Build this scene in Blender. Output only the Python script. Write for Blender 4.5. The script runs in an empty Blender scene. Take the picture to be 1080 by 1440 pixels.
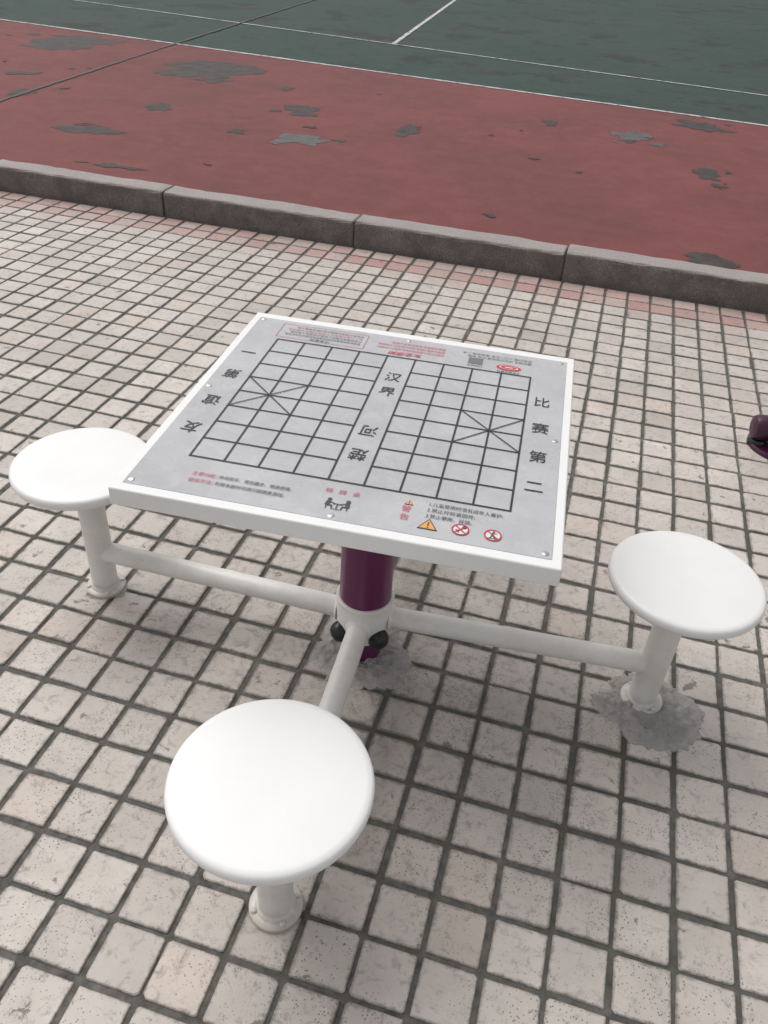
import bpy, bmesh, math, random
import numpy as np
from mathutils import Vector, Matrix
from mathutils import noise as mn
random.seed(7); rng=np.random.default_rng(7)
sc=bpy.context.scene
ANG=-math.atan(0.0684)
EU=Vector((math.cos(ANG),math.sin(ANG),0)); EV=Vector((-math.sin(ANG),math.cos(ANG),0))
V0=2.885*math.cos(ANG)

# ---------------------------------------------------------------- materials
def mat(name,base=(.5,.5,.5),rough=.5,metal=0.,spec=.5):
    m=bpy.data.materials.new(name);m.use_nodes=True
    b=m.node_tree.nodes['Principled BSDF']
    b.inputs['Base Color'].default_value=(*base,1);b.inputs['Roughness'].default_value=rough
    b.inputs['Metallic'].default_value=metal
    b.inputs['Specular IOR Level'].default_value=spec
    return m,m.node_tree,b
def N(t,ty,**k):
    n=t.nodes.new(ty)
    for a,v in k.items(): setattr(n,a,v)
    return n
def noise(t,scale,detail=4,rough=.55,vec=None,dist=0):
    n=N(t,'ShaderNodeTexNoise');n.inputs['Scale'].default_value=scale;n.inputs['Detail'].default_value=detail
    n.inputs['Roughness'].default_value=rough;n.inputs['Distortion'].default_value=dist
    if vec is not None:t.links.new(vec,n.inputs['Vector'])
    return n.outputs['Fac']
def ramp(t,src,a,b,ca=(0,0,0,1),cb=(1,1,1,1)):
    r=N(t,'ShaderNodeValToRGB');r.color_ramp.elements[0].position=a;r.color_ramp.elements[1].position=b
    r.color_ramp.elements[0].color=ca;r.color_ramp.elements[1].color=cb
    t.links.new(src,r.inputs[0]);return r.outputs[0]
def mix(t,fac,a,b,mode='MIX'):
    m=N(t,'ShaderNodeMix',data_type='RGBA',blend_type=mode)
    for v,s in ((fac,m.inputs[0]),(a,m.inputs[6]),(b,m.inputs[7])):
        if isinstance(v,(int,float)): s.default_value=v
        elif isinstance(v,tuple): s.default_value=(*v,1) if len(v)==3 else v
        else: t.links.new(v,s)
    return m.outputs[2]
def math_(t,op,a,b=0.):
    m=N(t,'ShaderNodeMath',operation=op)
    for v,s in ((a,m.inputs[0]),(b,m.inputs[1])):
        if isinstance(v,(int,float)): s.default_value=v
        else: t.links.new(v,s)
    return m.outputs[0]
def bump(t,b,h,strength=.3,dist=.002):
    n=N(t,'ShaderNodeBump');n.inputs['Strength'].default_value=strength;n.inputs['Distance'].default_value=dist
    t.links.new(h,n.inputs['Height']);t.links.new(n.outputs[0],b.inputs['Normal'])
def pos(t): return N(t,'ShaderNodeNewGeometry').outputs['Position']
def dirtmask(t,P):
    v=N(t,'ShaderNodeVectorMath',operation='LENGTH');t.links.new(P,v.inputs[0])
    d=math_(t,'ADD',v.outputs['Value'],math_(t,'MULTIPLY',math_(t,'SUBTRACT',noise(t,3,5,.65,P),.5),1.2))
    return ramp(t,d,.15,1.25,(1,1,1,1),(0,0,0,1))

def m_tile():
    m,t,b=mat('tile_ceramic',rough=.5)
    P=pos(t)
    at=N(t,'ShaderNodeAttribute',attribute_name='tint')
    col=at.outputs['Color']
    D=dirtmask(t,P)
    col=mix(t,math_(t,'MULTIPLY',ramp(t,noise(t,9,5,.65,P),.38,.70),.36),col,(.34,.30,.265))
    col=mix(t,math_(t,'MULTIPLY',ramp(t,noise(t,1.3,5,.6,P),.42,.70),.34),col,(.33,.29,.255))
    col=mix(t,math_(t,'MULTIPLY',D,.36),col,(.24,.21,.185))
    sc_=math_(t,'ADD',noise(t,38,6,.75,P,.6),math_(t,'MULTIPLY',D,.06))
    col=mix(t,math_(t,'MULTIPLY',ramp(t,sc_,.54,.68),.58),col,(.19,.17,.15))
    mp=N(t,'ShaderNodeMapping');mp.inputs['Rotation'].default_value=(0,0,.7);mp.inputs['Scale'].default_value=(14,60,1);t.links.new(P,mp.inputs['Vector'])
    col=mix(t,math_(t,'MULTIPLY',ramp(t,noise(t,1,6,.7,mp.outputs[0]),.58,.72),.42),col,(.19,.17,.15))
    vo=N(t,'ShaderNodeTexVoronoi');vo.inputs['Scale'].default_value=130;t.links.new(P,vo.inputs['Vector'])
    sp=math_(t,'LESS_THAN',vo.outputs['Distance'],.22)
    sp=math_(t,'MULTIPLY',sp,ramp(t,noise(t,5,4,.6,P),.42,.58))
    col=mix(t,math_(t,'MULTIPLY',sp,.7),col,(.08,.072,.068))
    col=mix(t,math_(t,'MULTIPLY',ramp(t,noise(t,15,5,.65,P,.3),.65,.68),.75),col,(.11,.09,.078))
    uv=N(t,'ShaderNodeUVMap',uv_map='UVMap')
    s=N(t,'ShaderNodeSeparateXYZ');t.links.new(uv.outputs[0],s.inputs[0])
    ax=math_(t,'ABSOLUTE',math_(t,'SUBTRACT',s.outputs[0],.5));ay=math_(t,'ABSOLUTE',math_(t,'SUBTRACT',s.outputs[1],.5))
    e=math_(t,'MAXIMUM',ax,ay)
    e=math_(t,'ADD',e,math_(t,'MULTIPLY',math_(t,'SUBTRACT',noise(t,42,6,.78,P),.5),.30))
    e=math_(t,'ADD',e,math_(t,'MULTIPLY',math_(t,'SUBTRACT',noise(t,2.2,4,.6,P),.5),.16))
    e=math_(t,'ADD',e,math_(t,'MULTIPLY',D,.03))
    col=mix(t,math_(t,'MULTIPLY',ramp(t,e,.44,.52),.78),col,(.11,.10,.088))
    t.links.new(col,b.inputs['Base Color'])
    t.links.new(ramp(t,noise(t,12,5,.6,P),.3,.7,(.38,.38,.38,1),(.65,.65,.65,1)),b.inputs['Roughness'])
    bump(t,b,noise(t,120,5,.7,P),.5,.0018)
    return m
def m_grout():
    m,t,b=mat('grout',rough=.95);P=pos(t)
    c=mix(t,ramp(t,noise(t,30,5,.7,P),.3,.7),(.055,.052,.047),(.19,.178,.162))
    c=mix(t,ramp(t,noise(t,2,4,.6,P),.45,.7),c,(.08,.078,.064))
    t.links.new(c,b.inputs['Base Color']);bump(t,b,noise(t,200,5,.7,P),.8,.003);return m
def m_red():
    m,t,b=mat('red_track_paint',rough=.8,spec=.3);P=pos(t)
    c=mix(t,ramp(t,noise(t,.7,7,.65,P,.3),.32,.68),(.205,.060,.057),(.145,.045,.044))
    c=mix(t,math_(t,'MULTIPLY',ramp(t,noise(t,5,7,.75,P),.42,.75),.6),c,(.235,.09,.084))
    c=mix(t,ramp(t,noise(t,3.6,9,.72,P,.2),.675,.69),c,(.075,.052,.05))
    c=mix(t,math_(t,'MULTIPLY',ramp(t,noise(t,60,4,.7,P),.5,.8),.5),c,(.08,.028,.028))
    c=mix(t,math_(t,'MULTIPLY',ramp(t,noise(t,.35,5,.6,P),.48,.68),.45),c,(.10,.045,.043))
    t.links.new(c,b.inputs['Base Color'])
    bump(t,b,noise(t,90,6,.7,P),.6,.005);return m
def m_green():
    m,t,b=mat('green_court_paint',rough=.8,spec=.25);P=pos(t)
    c=mix(t,ramp(t,noise(t,.5,7,.65,P,.4),.3,.7),(.028,.056,.047),(.045,.064,.057))
    c=mix(t,math_(t,'MULTIPLY',ramp(t,noise(t,1.0,9,.72,P,.3),.54,.58),.9),c,(.028,.034,.032))
    c=mix(t,math_(t,'MULTIPLY',ramp(t,noise(t,4,7,.75,P),.45,.75),.5),c,(.07,.086,.079))
    t.links.new(c,b.inputs['Base Color'])
    bump(t,b,noise(t,70,5,.7,P),.5,.004);return m
def m_patch(nm,a,bb,rough=.6,spec=.5):
    m,t,b=mat(nm,rough=rough,spec=spec);P=pos(t)
    c=mix(t,ramp(t,noise(t,8,6,.7,P),.35,.65),a,bb)
    t.links.new(c,b.inputs['Base Color']);bump(t,b,noise(t,80,6,.7,P),.7,.005);return m
def m_granite():
    m,t,b=mat('granite_curb',rough=.75);P=pos(t)
    c=mix(t,ramp(t,noise(t,190,3,.8,P),.38,.62),(.12,.105,.10),(.44,.39,.365))
    c=mix(t,math_(t,'MULTIPLY',ramp(t,noise(t,4,6,.65,P),.4,.75),.5),c,(.13,.11,.10))
    # shading put into the colour by face normal: paler top, darker dirty front
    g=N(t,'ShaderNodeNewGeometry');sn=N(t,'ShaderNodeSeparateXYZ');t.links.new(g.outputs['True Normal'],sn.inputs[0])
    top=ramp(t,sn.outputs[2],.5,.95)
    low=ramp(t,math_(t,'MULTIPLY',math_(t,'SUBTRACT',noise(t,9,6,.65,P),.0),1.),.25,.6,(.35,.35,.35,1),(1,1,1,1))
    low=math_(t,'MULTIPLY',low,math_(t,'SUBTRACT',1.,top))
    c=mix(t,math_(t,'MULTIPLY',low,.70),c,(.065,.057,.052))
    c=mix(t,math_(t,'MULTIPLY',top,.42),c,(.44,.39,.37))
    t.links.new(c,b.inputs['Base Color']);bump(t,b,noise(t,150,6,.8,P),.8,.004);return m
def m_line():
    m,t,b=mat('worn_line_paint',(.55,.55,.55),.7);P=pos(t)
    c=mix(t,ramp(t,noise(t,9,8,.8,P),.50,.60),(.55,.55,.53),(.15,.14,.135))
    t.links.new(c,b.inputs['Base Color']);return m
def m_cement():
    m,t,b=mat('rough_cement',rough=.95);P=pos(t)
    c=mix(t,ramp(t,noise(t,28,7,.75,P),.3,.7),(.37,.352,.335),(.60,.57,.55))
    c=mix(t,ramp(t,noise(t,50,6,.75,P),.60,.68),c,(.19,.18,.17))
    t.links.new(c,b.inputs['Base Color']);bump(t,b,noise(t,90,7,.8,P),1,.010);return m
def m_white():
    m,t,b=mat('white_powder_coat',rough=.36);P=pos(t)
    c=mix(t,math_(t,'MULTIPLY',ramp(t,noise(t,5,6,.6,P),.42,.8),.3),(.83,.825,.815),(.70,.675,.65))
    t.links.new(c,b.inputs['Base Color']);bump(t,b,noise(t,300,2,.5,P),.04,.0005);return m
def m_whitepipe():
    m,t,b=mat('white_pipe_paint',rough=.35);P=pos(t)
    c=mix(t,math_(t,'MULTIPLY',ramp(t,noise(t,9,6,.7,P),.42,.75),.5),(.76,.745,.715),(.52,.46,.40))
    s=N(t,'ShaderNodeSeparateXYZ');t.links.new(P,s.inputs[0])
    low=ramp(t,math_(t,'ADD',s.outputs[2],math_(t,'MULTIPLY',noise(t,50,5,.7,P),.05)),.03,.065,(1,1,1,1),(0,0,0,1))
    c=mix(t,math_(t,'MULTIPLY',low,.6),c,(.36,.31,.26))
    c=mix(t,ramp(t,noise(t,33,5,.7,P),.69,.72),c,(.25,.16,.11))
    t.links.new(c,b.inputs['Base Color']);return m
def m_panel():
    m,t,b=mat('printed_board_panel',rough=.34);P=pos(t)
    c=mix(t,ramp(t,noise(t,5,7,.65,P,.4),.32,.68),(.51,.51,.525),(.40,.40,.415))
    c=mix(t,math_(t,'MULTIPLY',ramp(t,noise(t,22,7,.75,P,.8),.5,.75),.55),c,(.60,.60,.61))
    c=mix(t,math_(t,'MULTIPLY',ramp(t,noise(t,60,5,.8,P,.2),.60,.72),.35),c,(.31,.31,.32))
    t.links.new(c,b.inputs['Base Color'])
    t.links.new(ramp(t,noise(t,15,5,.6,P),.3,.7,(.24,.24,.24,1),(.45,.45,.45,1)),b.inputs['Roughness']);return m
def m_ink(nm,col,wear=.0,th=.60):
    m,t,b=mat(nm,col,.5)
    if wear:
        P=pos(t);c=mix(t,math_(t,'MULTIPLY',ramp(t,noise(t,55,5,.75,P),th,th+.08),wear),col,(.45,.45,.46));t.links.new(c,b.inputs['Base Color'])
    return m
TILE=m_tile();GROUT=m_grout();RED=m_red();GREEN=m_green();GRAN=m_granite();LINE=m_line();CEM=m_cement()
WHITE=m_white();PIPE=m_whitepipe();PANEL=m_panel()
PATCH=m_patch('worn_patch',(.038,.032,.031),(.075,.063,.060),.7,.3);PATCH2=m_patch('worn_patch_pale',(.05,.044,.044),(.105,.092,.092),.5,.4)
SEAM=m_patch('seam_dark',(.025,.022,.022),(.06,.042,.04))
PURP=mat('purple_paint',(.12,.015,.075),.28)[0];PURPD=mat('dark_purple_paint',(.045,.008,.03),.35)[0];BLACK=mat('black_plastic',(.012,.016,.015),.3)[0]
STEEL=mat('screw_steel',(.55,.55,.55),.3,1.)[0];INK=m_ink('black_ink',(.022,.022,.026),.8,.66);PINK=m_ink('pink_ink',(.55,.07,.12),.3)
REDI=m_ink('red_ink',(.55,.04,.05));YEL=m_ink('yellow_ink',(.75,.36,.08));WINK=m_ink('white_ink',(.7,.7,.7));INKS=m_ink('small_ink',(.05,.05,.055))
DIRT=m_patch('asphalt_ground',(.05,.05,.048),(.09,.088,.08))

# ---------------------------------------------------------------- helpers
def obj(name,verts,faces,material=None,parent=None,smooth=False):
    me=bpy.data.meshes.new(name);me.from_pydata([tuple(v) for v in verts],[],faces);me.update()
    o=bpy.data.objects.new(name,me);sc.collection.objects.link(o)
    if material: me.materials.append(material)
    if smooth:
        for p in me.polygons:p.use_smooth=True
    if parent:o.parent=parent
    return o
def empty(name,loc=(0,0,0)):
    e=bpy.data.objects.new(name,None);e.empty_display_size=.1;e.location=loc;sc.collection.objects.link(e);return e
def lathe(name,prof,loc,axis=(0,0,1),material=None,parent=None,seg=64,smooth=True):
    q=Vector((0,0,1)).rotation_difference(Vector(axis).normalized())
    vs=[];fs=[]
    n=len(prof)
    for r,z in prof:
        for i in range(seg):
            a=2*math.pi*i/seg
            vs.append(q@Vector((r*math.cos(a),r*math.sin(a),z))+Vector(loc))
    for j in range(n-1):
        for i in range(seg):
            k=(i+1)%seg
            fs.append((j*seg+i,j*seg+k,(j+1)*seg+k,(j+1)*seg+i))
    fs.append(tuple(reversed(range(seg))));fs.append(tuple(range((n-1)*seg,n*seg)))
    o=obj(name,vs,fs,material,parent)
    if smooth:
        for p in o.data.polygons[:-2]:p.use_smooth=True
        md=o.modifiers.new('es','EDGE_SPLIT');md.split_angle=math.radians(40)
    return o
def tube(name,a,b,r,material,parent=None,seg=40):
    a=Vector(a);b=Vector(b);L=(b-a).length
    return lathe(name,[(r,0),(r,L*.5),(r,L)],a,(b-a),material,parent,seg)
def rbox(name,x0,x1,y0,y1,z0,z1,bev,material,parent=None,seg=4):
    bm=bmesh.new();bmesh.ops.create_cube(bm,size=1)
    for v in bm.verts: v.co=Vector(((x0+x1)/2+v.co.x*(x1-x0),(y0+y1)/2+v.co.y*(y1-y0),(z0+z1)/2+v.co.z*(z1-z0)))
    bmesh.ops.bevel(bm,geom=bm.edges[:],offset=bev,segments=seg,profile=.5,affect='EDGES')
    me=bpy.data.meshes.new(name);bm.to_mesh(me);bm.free();me.materials.append(material)
    for p in me.polygons:p.use_smooth=True
    o=bpy.data.objects.new(name,me);sc.collection.objects.link(o);o.parent=parent
    md=o.modifiers.new('wn','WEIGHTED_NORMAL')
    return o

# ---------------------------------------------------------------- ground
def sheet(name,x0,x1,y0,y1,z,material):
    return obj(name,[(x0,y0,z),(x1,y0,z),(x1,y1,z),(x0,y1,z)],[(0,1,2,3)],material)
sheet('ground',-150,150,-150,150,-.03,DIRT)
def uv(u,v,z=0): return EU*u+EV*v+Vector((0,0,z))
obj('pavement_bed',[uv(-9,-5,-.004),uv(9,-5,-.004),uv(9,V0+.02,-.004),uv(-9,V0+.02,-.004)],[(0,1,2,3)],GROUT)
PITCH=.115;GAP=.0108;UOFF=.0475
nu0,nu1=int(-8/PITCH),int(8/PITCH);nv=int(7/PITCH)
verts=[];faces=[];cols=[];uvs=[]
for j in range(nv):
    vc=V0-.012-(j+.5)*PITCH
    for i in range(nu0,nu1):
        uc=UOFF+i*PITCH
        h=(PITCH-GAP)/2;jx,jy=rng.normal(0,.0012,2);rot=rng.normal(0,.009);z=rng.normal(0,.0005)
        tx,ty=rng.normal(0,.006,2)
        base=len(verts)
        hs=h+rng.normal(0,.0007)
        cuts=np.abs(rng.normal(.003,.0022,4))+.001
        for (hh,zz) in ((hs,-.008),(hs,-.0022),(hs-.0022,0)):
            ring=[]
            for q,(sx,sy) in enumerate(((-1,-1),(1,-1),(1,1),(-1,1))):
                cut=cuts[q]
                A=(sx*hh,sy*(hh-cut));Bq=(sx*(hh-cut),sy*hh)
                ring+= [A,Bq] if sx*sy>0 else [Bq,A]
            for x,y in ring:
                xr=x-rot*y;yr=y+rot*x
                verts.append(uv(uc+jx+xr,vc+jy+yr,z+zz+tx*x+ty*y if zz>-.005 else zz))
                uvs.append((.5+x/(2*hs),.5+y/(2*hs)))
        for r in range(2):
            for k in range(8):
                k2=(k+1)%8
                faces.append((base+r*8+k,base+r*8+k2,base+(r+1)*8+k2,base+(r+1)*8+k))
        faces.append(tuple(base+16+k for k in range(8)))
        b=.555+rng.normal(0,.03)
        c=np.array([b*1.055,b*.955,b*.87])
        if rng.random()<.10: c*=.88
        if rng.random()<.08: c=c*np.array([1.01,.965,.94])
        if j<2:
            k=(.8 if j==1 else .6)*rng.uniform(.5,1.15)
            c=c*(1-k)+np.array([.48,.23,.215])*k
        elif j==2 and rng.random()<.4: c=c*.8+np.array([.5,.25,.23])*.2
        cols.append(np.clip(c,0,1))
tile=obj('tile_pavement',verts,faces,TILE)
me=tile.data
ca=me.attributes.new('tint','FLOAT_COLOR','POINT')
ca.data.foreach_set('color',np.repeat(np.c_[np.array(cols),np.ones(len(cols))],24,axis=0).astype(np.float32).ravel())
ul=me.uv_layers.new(name='UVMap');li=np.zeros(len(me.loops),dtype=np.int32);me.loops.foreach_get('vertex_index',li)
ul.data.foreach_set('uv',np.array(uvs,dtype=np.float32)[li].ravel())

# curb stones
def curb_seg(name,u0,u1,parent):
    w=.15;h=.14;prof=[(0,-.02),(0,h-.022)]
    for k in range(1,6):
        a=math.pi/2*k/5;prof.append((.022-.022*math.cos(a),h-.022+.022*math.sin(a)))
    prof+=[(w-.008,h),(w,h-.008),(w,-.02)]
    us=[u0+.004]+[u0+.012]+list(np.linspace(u0+.05,u1-.05,20))+[u1-.012,u1-.004]
    vs=[];n=len(prof)
    dz=rng.normal(0,.003);dv=rng.normal(0,.004);ph=rng.uniform(0,9)
    for a,u in enumerate(us):
        sh=.006 if a in(0,len(us)-1) else 0
        for q,(pv,pz) in enumerate(prof):
            k=mn.noise(Vector((u*5,pv*12+ph,pz*12)))*.004
            vs.append(uv(u,V0+pv+dv+(sh if pv<.05 else 0)+rng.normal(0,.0012)+k,pz+dz-(sh if pz>.05 else 0)+rng.normal(0,.0010)+k*.6))
    fs=[]
    for a in range(len(us)-1):
        for q in range(n-1): fs.append((a*n+q,(a+1)*n+q,(a+1)*n+q+1,a*n+q+1))
    fs.append(tuple(range(n)));fs.append(tuple(reversed(range((len(us)-1)*n,len(us)*n))))
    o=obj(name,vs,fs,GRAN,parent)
    bm=bmesh.new();bm.from_mesh(o.data);bmesh.ops.recalc_face_normals(bm,faces=bm.faces);bm.to_mesh(o.data);bm.free()
    for p in o.data.polygons:p.use_smooth=True
    o.modifiers.new('es','EDGE_SPLIT').split_angle=math.radians(35)
curb=empty('curb')
L=1.16
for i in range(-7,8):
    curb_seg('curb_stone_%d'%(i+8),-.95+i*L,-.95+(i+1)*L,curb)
obj('curb_mortar',[uv(-9,V0+.012,-.01),uv(9,V0+.012,-.01),uv(9,V0+.012,.122),uv(-9,V0+.012,.122),uv(9,V0+.14,.122),uv(-9,V0+.14,.122)],[(0,1,2,3),(3,2,4,5)],GROUT,curb)

# red track strip and green court
def WL(x): return 8.2-.175*x
def curbback(x): return 2.885-.0684*x+.14
obj('running_track',[(-40,curbback(-40),.0),(40,curbback(40),.0),(40,WL(40)+.0,.0),(-40,WL(-40),.0)],[(0,1,2,3)],RED)
obj('sports_court',[(-40,WL(-40)-.1,-.004),(40,WL(40)-.1,-.004),(60,70,-.004),(-60,70,-.004)],[(0,1,2,3)],GREEN)
def strip(name,pts,w,z,material,jit=.08):
    vs=[];fs=[]
    pts=[Vector((x,y,0)) for x,y in pts]
    for i,p in enumerate(pts):
        d=(pts[min(i+1,len(pts)-1)]-pts[max(i-1,0)]).normalized();n=Vector((-d.y,d.x,0))
        ww=w/2*(1+random.uniform(-jit,jit))
        vs+= [p+n*ww+Vector((0,0,z)),p-n*ww+Vector((0,0,z))]
    for i in range(len(pts)-1): fs.append((2*i,2*i+1,2*i+3,2*i+2))
    return obj(name,vs,fs,material)
def seg(a,b,n,j=0): return [(a[0]+(b[0]-a[0])*k/n+random.uniform(-j,j),a[1]+(b[1]-a[1])*k/n+random.uniform(-j,j)) for k in range(n+1)]
strip('court_boundary_line',seg((-30,WL(-30)),(30,WL(30)),600),.055,.004,LINE,.2)
def L2(x): return 10.25-.235*x
strip('court_marking_line',seg((-14,L2(-14)),(20,L2(20)),400),.045,.002,LINE,.2)
strip('court_centre_line',seg((-2.13,10.78),(-2.27,17.6),80),.06,.002,LINE,.2)
strip('expansion_joint',seg((-4.34,3.35),(-4.45,9.0),160,.006),.035,.006,SEAM,.5)
strip('expansion_joint',seg((-4.45,9.0),(-4.6,26),160,.006),.04,.006,SEAM,.5)

def patch(cx,cy,rx,ry,rot,z=.002,n=110):
    sd=random.uniform(0,99)
    vs=[(cx,cy,z)]
    for i in range(n):
        a=2*math.pi*i/n
        r=.9+(.8*mn.noise(Vector((1.2*math.cos(a),1.2*math.sin(a),sd)))+.34*mn.noise(Vector((2.8*math.cos(a),2.8*math.sin(a),sd+5)))+.14*mn.noise(Vector((8*math.cos(a),8*math.sin(a),sd+9))))
        r=max(.12,r);x=rx*r*math.cos(a);y=ry*r*math.sin(a)
        vs.append((cx+x*math.cos(rot)-y*math.sin(rot),cy+x*math.sin(rot)+y*math.cos(rot),z))
    return vs,[(0,1+i,1+(i+1)%n) for i in range(n)]
PV={0:([],[]),1:([],[])}
zc=0
def addp(k,*a,**kw):
    global zc
    zc+=1
    vs,fs=patch(*a,z=.0015+zc*.00002,**kw)
    V,F=PV[k];b=len(V);V+=vs;F+=[tuple(b+q for q in f) for f in fs]
for x,y,hw,hh,k in [(-5.54,8.11,.42,.5,0),(-3.51,7.62,.49,.5,0),(-3.17,5.69,.11,.13,0),(-3.28,4.70,.23,.14,0),(-2.27,5.16,.06,.08,0),(-2.02,6.19,.16,.22,0),(-2.43,7.05,.06,.10,0),(-1.73,5.13,.20,.17,1),(-1.01,5.91,.13,.20,0),(.89,6.63,.18,.26,1),(1.53,7.43,.24,.22,0),(1.43,5.56,.11,.17,0),(.16,6.85,.06,.12,0),(1.24,3.50,.17,.13,0),(-2.65,3.85,.16,.05,0),(1.48,5.23,.05,.08,0),(-4.42,5.64,.09,.12,0),(-.31,6.06,.02,.04,0),(-4.9,6.4,.12,.1,0),(-6.6,8.3,.3,.25,0),(3.3,6.1,.2,.25,0),(2.9,4.6,.15,.1,0)]:
    addp(k,x,y,hw,hh,random.uniform(-.1,.2))
    for q in range(random.randint(2,4)):
        s=random.uniform(.12,.4)
        addp(k if q%2 else 0,x+hw*random.uniform(-1.5,1.5),y+hh*random.uniform(-1.2,1.2),hw*s,hh*s*.8,random.uniform(-.4,.4),n=50)
for q in range(34):
    x=random.uniform(-7,4);y=random.uniform(3.6,7.5)
    addp(0,x,y,random.uniform(.012,.05),random.uniform(.015,.06),random.uniform(-.4,.4),n=40)
obj('worn_asphalt_patches',*PV[0],PATCH);obj('worn_asphalt_patches',*PV[1],PATCH2)

# ---------------------------------------------------------------- chess table
HT=.708;HS=.413;HA=.131
tbl=empty('chess_table')
RIMZ=.038
rbox('table_top',-.4,.4,-.4,.4,HT-RIMZ,HT,.004,WHITE,tbl)
rbox('decal_panel',-.382,.382,-.379,.372,HT-.004,HT+.0012,.001,PANEL,tbl,1)
Z1=HT+.0022
gx0,gx1,gy0,gy1=-.302,.302,-.265,.263;cx=(gx1-gx0)/9;cy=(gy1-gy0)/8;lw=.0040
class Lines:
    def __init__(s):s.v=[];s.f=[];s.k=0
    def add(s,a,b,w=lw,z=Z1):
        a=Vector((*a,0));b=Vector((*b,0));d=(b-a).normalized();n=Vector((-d.y,d.x,0))*w/2
        k=len(s.v);zz=Vector((0,0,z));s.v+=[a-n+zz,b-n+zz,b+n+zz,a+n+zz];s.f.append((k,k+1,k+2,k+3))
    def poly(s,pts,z=Z1):
        k=len(s.v);s.v+=[Vector((x,y,z)) for x,y in pts];s.f.append(tuple(range(k,k+len(pts))))
    def ring(s,x,y,r0,r1,z=Z1,n=40,sy=1.):
        k=len(s.v)
        for i in range(n):
            a=2*math.pi*i/n;s.v+=[Vector((x+r0*math.cos(a),y+r0*sy*math.sin(a),z)),Vector((x+r1*math.cos(a),y+r1*sy*math.sin(a),z))]
        for i in range(n):
            q=(i+1)%n;s.f.append((k+2*i,k+2*i+1,k+2*q+1,k+2*q))
    def disc(s,x,y,r,z=Z1,n=28,sy=1.): s.poly([(x+r*math.cos(2*math.pi*i/n),y+r*sy*math.sin(2*math.pi*i/n)) for i in range(n)],z)
    def out(s,name,m): return obj(name,s.v,s.f,m,tbl)
h=lw/2
G=Lines()
for i in range(10): G.add((gx0+i*cx,gy0-h),(gx0+i*cx,gy1+h))
G2=Lines()
for j in range(9):
    y=gy0+j*cy
    if j in(0,8): G2.add((gx0,y),(gx1,y),z=Z1+.0003)
    else:
        G2.add((gx0,y),(gx0+4*cx,y),z=Z1+.0003);G2.add((gx0+5*cx,y),(gx1,y),z=Z1+.0003)
G3=Lines()
for xa,xb in((gx0,gx0+2*cx),(gx1-2*cx,gx1)):
    G3.add((xa,gy0+3*cy),(xb,gy0+5*cy),.0028,Z1+.0006);G3.add((xa,gy0+5*cy),(xb,gy0+3*cy),.0028,Z1+.0009)
G.out('board_files',INK);G2.out('board_ranks',INK);G3.out('board_palaces',INK)
def text(s,x,y,size,material,rot=0.,z=Z1+.0004,align='CENTER',offset=0.,name='text',shear=0.,width=None,thin=1.):
    cu=bpy.data.curves.new('t','FONT');cu.body=s;cu.size=size;cu.align_x=align;cu.align_y='CENTER';cu.offset=offset;cu.shear=shear
    o=bpy.data.objects.new('t',cu);sc.collection.objects.link(o)
    dg=bpy.context.evaluated_depsgraph_get();me=bpy.data.meshes.new_from_object(o.evaluated_get(dg))
    bpy.data.objects.remove(o)
    sx=thin
    if width:
        xs=[v.co.x for v in me.vertices];sx=width/(max(xs)-min(xs))
    M=Matrix.Translation((x,y,z))@Matrix.Rotation(rot,4,'Z')@Matrix.Diagonal((sx,1,1,1))
    me.transform(M);me.materials.clear();me.materials.append(material)
    ob=bpy.data.objects.new(name,me);sc.collection.objects.link(ob);ob.parent=tbl
    return ob
B=.0001
for ch,x,y in zip('比赛第二',(.334,.337,.339,.338),(.150,.037,-.074,-.179)): text(ch,x,y,.044,INK,0,offset=B,name='title_character',shear=0,thin=.86)
for ch,x,y in zip('一第谊友',(-.342,-.342,-.34,-.339),(.178,.068,-.054,-.167)): text(ch,x,y,.043,INK,math.pi,offset=B,name='title_character',shear=.08,thin=.88)
for ch,x,y,r in zip('汉界河楚',(0,0,0,0),(.16,.09,-.075,-.165),(0,0,math.pi,math.pi)): text(ch,x,y,.043,INK,r,offset=B,name='river_character',shear=.05,thin=.88)
text('主要功能：',-.275,-.3175,.0125,PINK,align='LEFT',width=.048,name='small_print')
text('休闲娱乐、增加趣步、增进感情。',-.224,-.3175,.0125,INKS,align='LEFT',width=.137,name='small_print')
text('使用方法：',-.275,-.3385,.0125,PINK,align='LEFT',width=.048,name='small_print')
text('利用本器材可进行棋牌类游戏。',-.224,-.3385,.0125,INKS,align='LEFT',width=.130,name='small_print')
for ch,x in zip('棋牌桌',(-.022,.003,.028)): text(ch,x,-.298,.0145,PINK,name='small_print')
text('警',.122,-.3125,.018,PINK,name='small_print');text('告',.123,-.3365,.018,PINK,name='small_print')
for s,y,w in (('1.儿童使用时须有成年人看护;',-.287,.131),('2.禁止拧拆紧固件;',-.3045,.085),('3.禁止攀爬、踩踏。',-.322,.082)):
    text(s,.158,y,.0125,INKS,align='LEFT',width=w,name='small_print')
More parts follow.
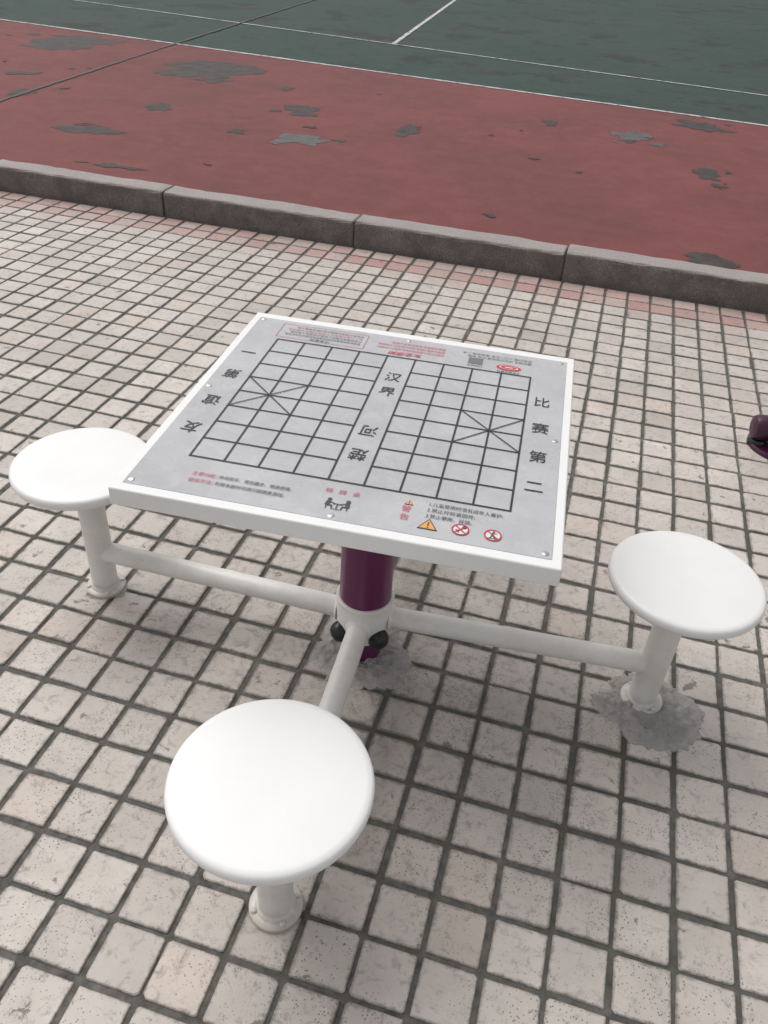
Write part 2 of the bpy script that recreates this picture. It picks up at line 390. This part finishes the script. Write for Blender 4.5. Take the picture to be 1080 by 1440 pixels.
# pictogram: two people at a table
K=Lines();px,py=.003,-.335
for sgn in(-1,1):
    X=lambda v:px+sgn*v
    K.disc(X(.017),py+.0125,.0042)
    K.poly([(X(.021),py+.008),(X(.013),py+.008),(X(.0145),py-.005),(X(.023),py-.005)][::sgn])
    K.add((X(.015),py+.005),(X(.005),py+.002),.002,Z1+.0002)
    K.add((X(.021),py-.005),(X(.010),py-.005),.0032,Z1+.0003);K.add((X(.010),py-.004),(X(.008),py-.015),.0024,Z1+.0004)
    K.add((X(.019),py-.006),(X(.019),py-.015),.0016,Z1+.0005)
K.add((px-.009,py+.0005),(px+.009,py+.0005),.0022,Z1+.0006);K.add((px,py),(px,py-.015),.002,Z1+.0007);K.add((px-.006,py-.015),(px+.006,py-.015),.0016,Z1+.0008)
K.out('pictogram',INKS)
def tri(x,y,s):
    a=Lines();a.poly([(x-s/2,y-s*.43),(x+s/2,y-s*.43),(x,y+s*.43)]);a.out('warning_triangle_edge',INKS)
    k=.80;a=Lines();a.poly([(x-s/2*k,y-s*.43*k-.03*s),(x+s/2*k,y-s*.43*k-.03*s),(x,y+s*.43*k-.03*s)],Z1+.0004);a.out('warning_triangle',YEL)
    a=Lines();a.add((x,y+s*.12),(x,y-s*.18),s*.07,Z1+.0008);a.disc(x,y-s*.29,s*.045,Z1+.0008);a.out('warning_mark',INKS)
tri(.124,-.2915,.017);tri(.167,-.344,.036)
def proh(x,y,kind):
    r=.0155
    a=Lines();a.disc(x,y,r-.001);a.out('sign_field',WINK)
    b_=Lines()
    if kind==0:
        b_.add((x-.007,y-.007),(x+.006,y+.007),.0032,Z1+.0004);b_.ring(x+.006,y+.007,.0015,.004,Z1+.0005,20)
        b_.add((x-.002,y-.008),(x-.008,y-.001),.0025,Z1+.0006)
    else:
        b_.disc(x+.001,y+.009,.0022,Z1+.0004);b_.add((x,y+.006),(x-.001,y-.001),.004,Z1+.0004);b_.add((x,y+.004),(x+.007,y+.006),.0016,Z1+.0005)
        b_.add((x-.001,y-.001),(x-.005,y-.009),.002,Z1+.0005);b_.add((x,y-.001),(x+.004,y-.008),.002,Z1+.0006);b_.add((x-.009,y-.009),(x+.008,y-.009),.0015,Z1+.0007)
    b_.out('sign_symbol',INKS)
    c=Lines();c.ring(x,y,r-.0028,r,Z1+.0008);d=.7071*(r-.002);c.add((x-d,y+d),(x+d,y-d),.0024,Z1+.0009)
    if kind==0:c.add((x-d,y-d),(x+d,y+d),.0018,Z1+.0011)
    c.out('prohibition_ring',REDI)
proh(.223,-.344,0);proh(.279,-.344,1)
bx=Lines()
for a,b_ in (((-.312,.279),(-.098,.279)),((-.312,.353),(-.098,.353)),((-.312,.2785),(-.312,.3535)),((-.098,.2785),(-.098,.3535))): bx.add(a,b_,.0012)
bx.out('notice_frame',PINK)
PI=math.pi
text('注意事项',-.205,.286,.012,INKS,PI,name='small_print')
for i,(s,w,m) in enumerate((('使用前请检查器材各部件是否牢固,确认安全后使用。',.19,INKS),('严禁超载或在器材上追逐打闹,避免人身伤害。',.18,INKS),('老人儿童应在监护下使用本器材,注意休息。',.19,PINK),('如有损坏请停止使用并及时联系管理人员。',.17,INKS))):
    text(s,-.108,.300+i*.0135,.0095,m,PI,align='LEFT',width=w,name='small_print')
text('安全须知',.005,.284,.020,PINK,PI,offset=.0004,shear=.2,name='notice_title')
text('本器材为室外健身休闲设施,请爱护公共器材。',.095,.306,.011,PINK,PI,align='LEFT',width=.165,name='small_print')
text('使用时请遵守规定,保持台面清洁,不得踩踏。',.095,.322,.011,PINK,PI,align='LEFT',width=.165,name='small_print')
text('请按说明使用,发现异常请勿使用。',.095,.338,.011,PINK,PI,align='LEFT',width=.135,name='small_print')
text('安装日期 二〇一九年 使用年限 八年',.30,.343,.0105,INKS,PI,align='LEFT',width=.165,name='small_print')
text('器材编号 详见立柱标牌 产地 中国',.30,.329,.0105,INKS,PI,align='LEFT',width=.15,name='small_print')
text('扫码报修',.170,.281,.009,INKS,PI,name='small_print');text('全民健身器材',.250,.272,.009,INKS,PI,name='small_print')
q=Lines();q.poly([(.153,.290),(.187,.290),(.187,.320),(.153,.320)]);q.out('code_patch',mat('grey_patch',(.16,.16,.165),.5)[0])
q=Lines();q.disc(.249,.294,.029,Z1,40,.5);q.out('maker_mark',REDI)
q=Lines();q.ring(.249,.294,.019,.022,Z1+.0004,40,.42);q.add((.240,.294),(.258,.294),.004,Z1+.0005);q.out('maker_mark_detail',WINK)

# pole & hub
lathe('pole',[(.064,.19),(.064,.665)],(0,0,0),material=PURP,parent=tbl)
lathe('top_plate',[(.13,.660),(.13,.6695)],(0,0,0),material=WHITE,parent=tbl)
lathe('pole_base',[(.048,-.005),(.048,.02),(.054,.05),(.063,.075),(.063,.095)],(0,0,0),material=PURP,parent=tbl)
lathe('hub',[(.066,.080),(.070,.083),(.070,.178),(.068,.182),(.072,.184),(.072,.194),(.068,.197)],(0,0,0),material=PIPE,parent=tbl)
stools=[(-.0043,-.7009),(.7157,.0164),(-.737,.038),(.004,.705)]
for i,(x,y) in enumerate(stools):
    d=Vector((x,y,0)).normalized()
    tube('arm_%d'%(i+1),d*.05+Vector((0,0,HA)),Vector((x,y,HA))-d*.02,.027,PIPE,tbl)
    lathe('arm_weld_%d'%(i+1),[(.034,0),(.031,.004),(.0275,.008)],d*.066+Vector((0,0,HA)),d,PIPE,tbl,32)
for k in range(4):
    a=math.pi/4+k*math.pi/2;d=Vector((math.cos(a),math.sin(a),-.1)).normalized()
    lathe('bolt_cap_%d'%(k+1),[(.027,0),(.027,.010),(.024,.020),(.017,.028),(.005,.032)],d*.062+Vector((0,0,.105)),d,BLACK,tbl,32)
for i in range(8):
    pts=[(-.37,.36),(.368,.36),(-.370,-.366),(.37,-.366),(0,-.368),(0,.36),(.37,0),(-.37,0)]
    lathe('screw_%d'%(i+1),[(.006,0),(.006,.001),(.003,.0022)],(pts[i][0],pts[i][1],HT+.001),(0,0,1),STEEL,tbl,20)

# stools
def stool(x,y):
    e=empty('stool',(x,y,0))
    R_=.170
    prof=[(.02,.388),(.150,.388),(.153,.386),(.162,.386),(.167,.389),(.1695,.395),(R_,.402),(.1685,.4085),(.164,.4125),(.155,.4135),(.08,.4138),(.01,.4138)]
    lathe('seat',prof,(0,0,0),material=WHITE,parent=e,seg=128)
    lathe('seat_plate',[(.07,.382),(.07,.3885)],(0,0,0),material=PIPE,parent=e)
    lathe('stem',[(.034,-.005),(.034,.2),(.034,.385)],(0,0,0),material=PIPE,parent=e)
    lathe('flange',[(.052,.001),(.052,.009),(.049,.012),(.040,.013),(.036,.019),(.034,.021)],(0,0,0),material=PIPE,parent=e)
    for k in range(4):
        a=k*math.pi/2+.6
        lathe('flange_bolt_%d'%k,[(.006,.012),(.006,.016),(.003,.0175)],(.044*math.cos(a),.044*math.sin(a),0),material=PIPE,parent=e,seg=6,smooth=False)
for x,y in stools: stool(x,y)

# cement
def cement(cx,cy,rx,ry,h,sd,n=220,m=48):
    vs=[];fs=[]
    for j in range(m+1):
        t=j/m
        for i in range(n):
            a=2*math.pi*i/n;C=Vector((math.cos(a),math.sin(a),sd))
            R=1+.30*mn.noise(Vector((C.x*1.2,C.y*1.2,sd)))+.12*mn.noise(Vector((C.x*4,C.y*4,sd)))+.08*mn.noise(Vector((C.x*12,C.y*12,sd)))+.05*mn.noise(Vector((C.x*30,C.y*30,sd)))
            p=Vector((cx+rx*R*t*C.x,cy+ry*R*t*C.y,0))
            z=h*(1-t**2)+.011*(mn.fractal(p*40,1,2,5))*(1-t**6)
            vs.append(p+Vector((0,0,-.006 if j==m else max(z,.0012))))
    for j in range(m):
        for i in range(n):
            k=(i+1)%n;fs.append((j*n+i,j*n+k,(j+1)*n+k,(j+1)*n+i))
    return obj('cement_patch',vs,fs,CEM,smooth=True)
cement(.725,-.008,.132,.118,.010,1.3)
cement(-.005,-.025,.128,.130,.008,4.4)
cement(-.735,.04,.060,.058,.003,7.9)
cement(0,.71,.07,.065,.006,2.2)

# neighbouring piece of exercise equipment at the right edge
fe=empty('fitness_equipment',(1.285,1.42,0))
lathe('base_flange',[(.12,-.002),(.12,.012),(.115,.018),(.06,.02)],(0,0,0),material=PURPD,parent=fe)
lathe('post',[(.057,.015),(.057,1.3),(.05,1.33),(.02,1.345)],(.04,0,0),material=PURPD,parent=fe)
lathe('foot_tube',[(.046,0),(.048,.01),(.048,.085),(.042,.10),(.02,.108)],(-.02,0,.075),(-1,-.1,0),PURPD,fe,40)
lathe('foot_pad',[(.03,-.002),(.034,.004),(.034,.022),(.028,.03)],(-.09,-.01,0),(0,0,1),BLACK,fe,32)
for k,(a,z) in enumerate(((3.3,.185),(4.4,.185),(1.9,.185),(.4,.185))):
    lathe('cap_%d'%k,[(.036,0),(.036,.014),(.030,.030),(.020,.038),(.005,.041)],(.04+.05*math.cos(a),.05*math.sin(a),z),(math.cos(a),math.sin(a),.1),BLACK,fe,32)

# ---------------------------------------------------------------- light & camera
w=bpy.data.worlds.new('World');sc.world=w;w.use_nodes=True;t=w.node_tree
bg=t.nodes['Background'];sky=N(t,'ShaderNodeTexSky',sky_type='NISHITA');sky.sun_disc=False
EL=math.radians(58);AZ=math.radians(-60)
sky.sun_elevation=EL;sky.sun_rotation=math.radians(300);sky.dust_density=4;sky.air_density=1.2
hs=N(t,'ShaderNodeHueSaturation');hs.inputs['Saturation'].default_value=.15
t.links.new(sky.outputs[0],hs.inputs['Color']);t.links.new(hs.outputs[0],bg.inputs[0]);bg.inputs[1].default_value=.148
sl=bpy.data.lights.new('sun','SUN');sl.energy=.85;sl.angle=math.radians(45);sl.color=(1,.96,.91)
so=bpy.data.objects.new('sun',sl);sc.collection.objects.link(so)
dirv=Vector((math.sin(AZ)*math.cos(EL),math.cos(AZ)*math.cos(EL),math.sin(EL)))
so.rotation_euler=dirv.to_track_quat('Z','Y').to_euler()
cam=bpy.data.cameras.new('camera');co=bpy.data.objects.new('camera',cam);sc.collection.objects.link(co)
co.location=(0.2735,-1.4489,1.5666);co.rotation_euler=(0.9216,-0.0607,0.2122)
cam.sensor_fit='VERTICAL';cam.sensor_height=36;cam.lens=36*1141.292/1440;cam.clip_end=1000;cam.clip_start=.02
sc.camera=co
sc.view_settings.view_transform='Standard';sc.view_settings.look='None';sc.view_settings.exposure=0
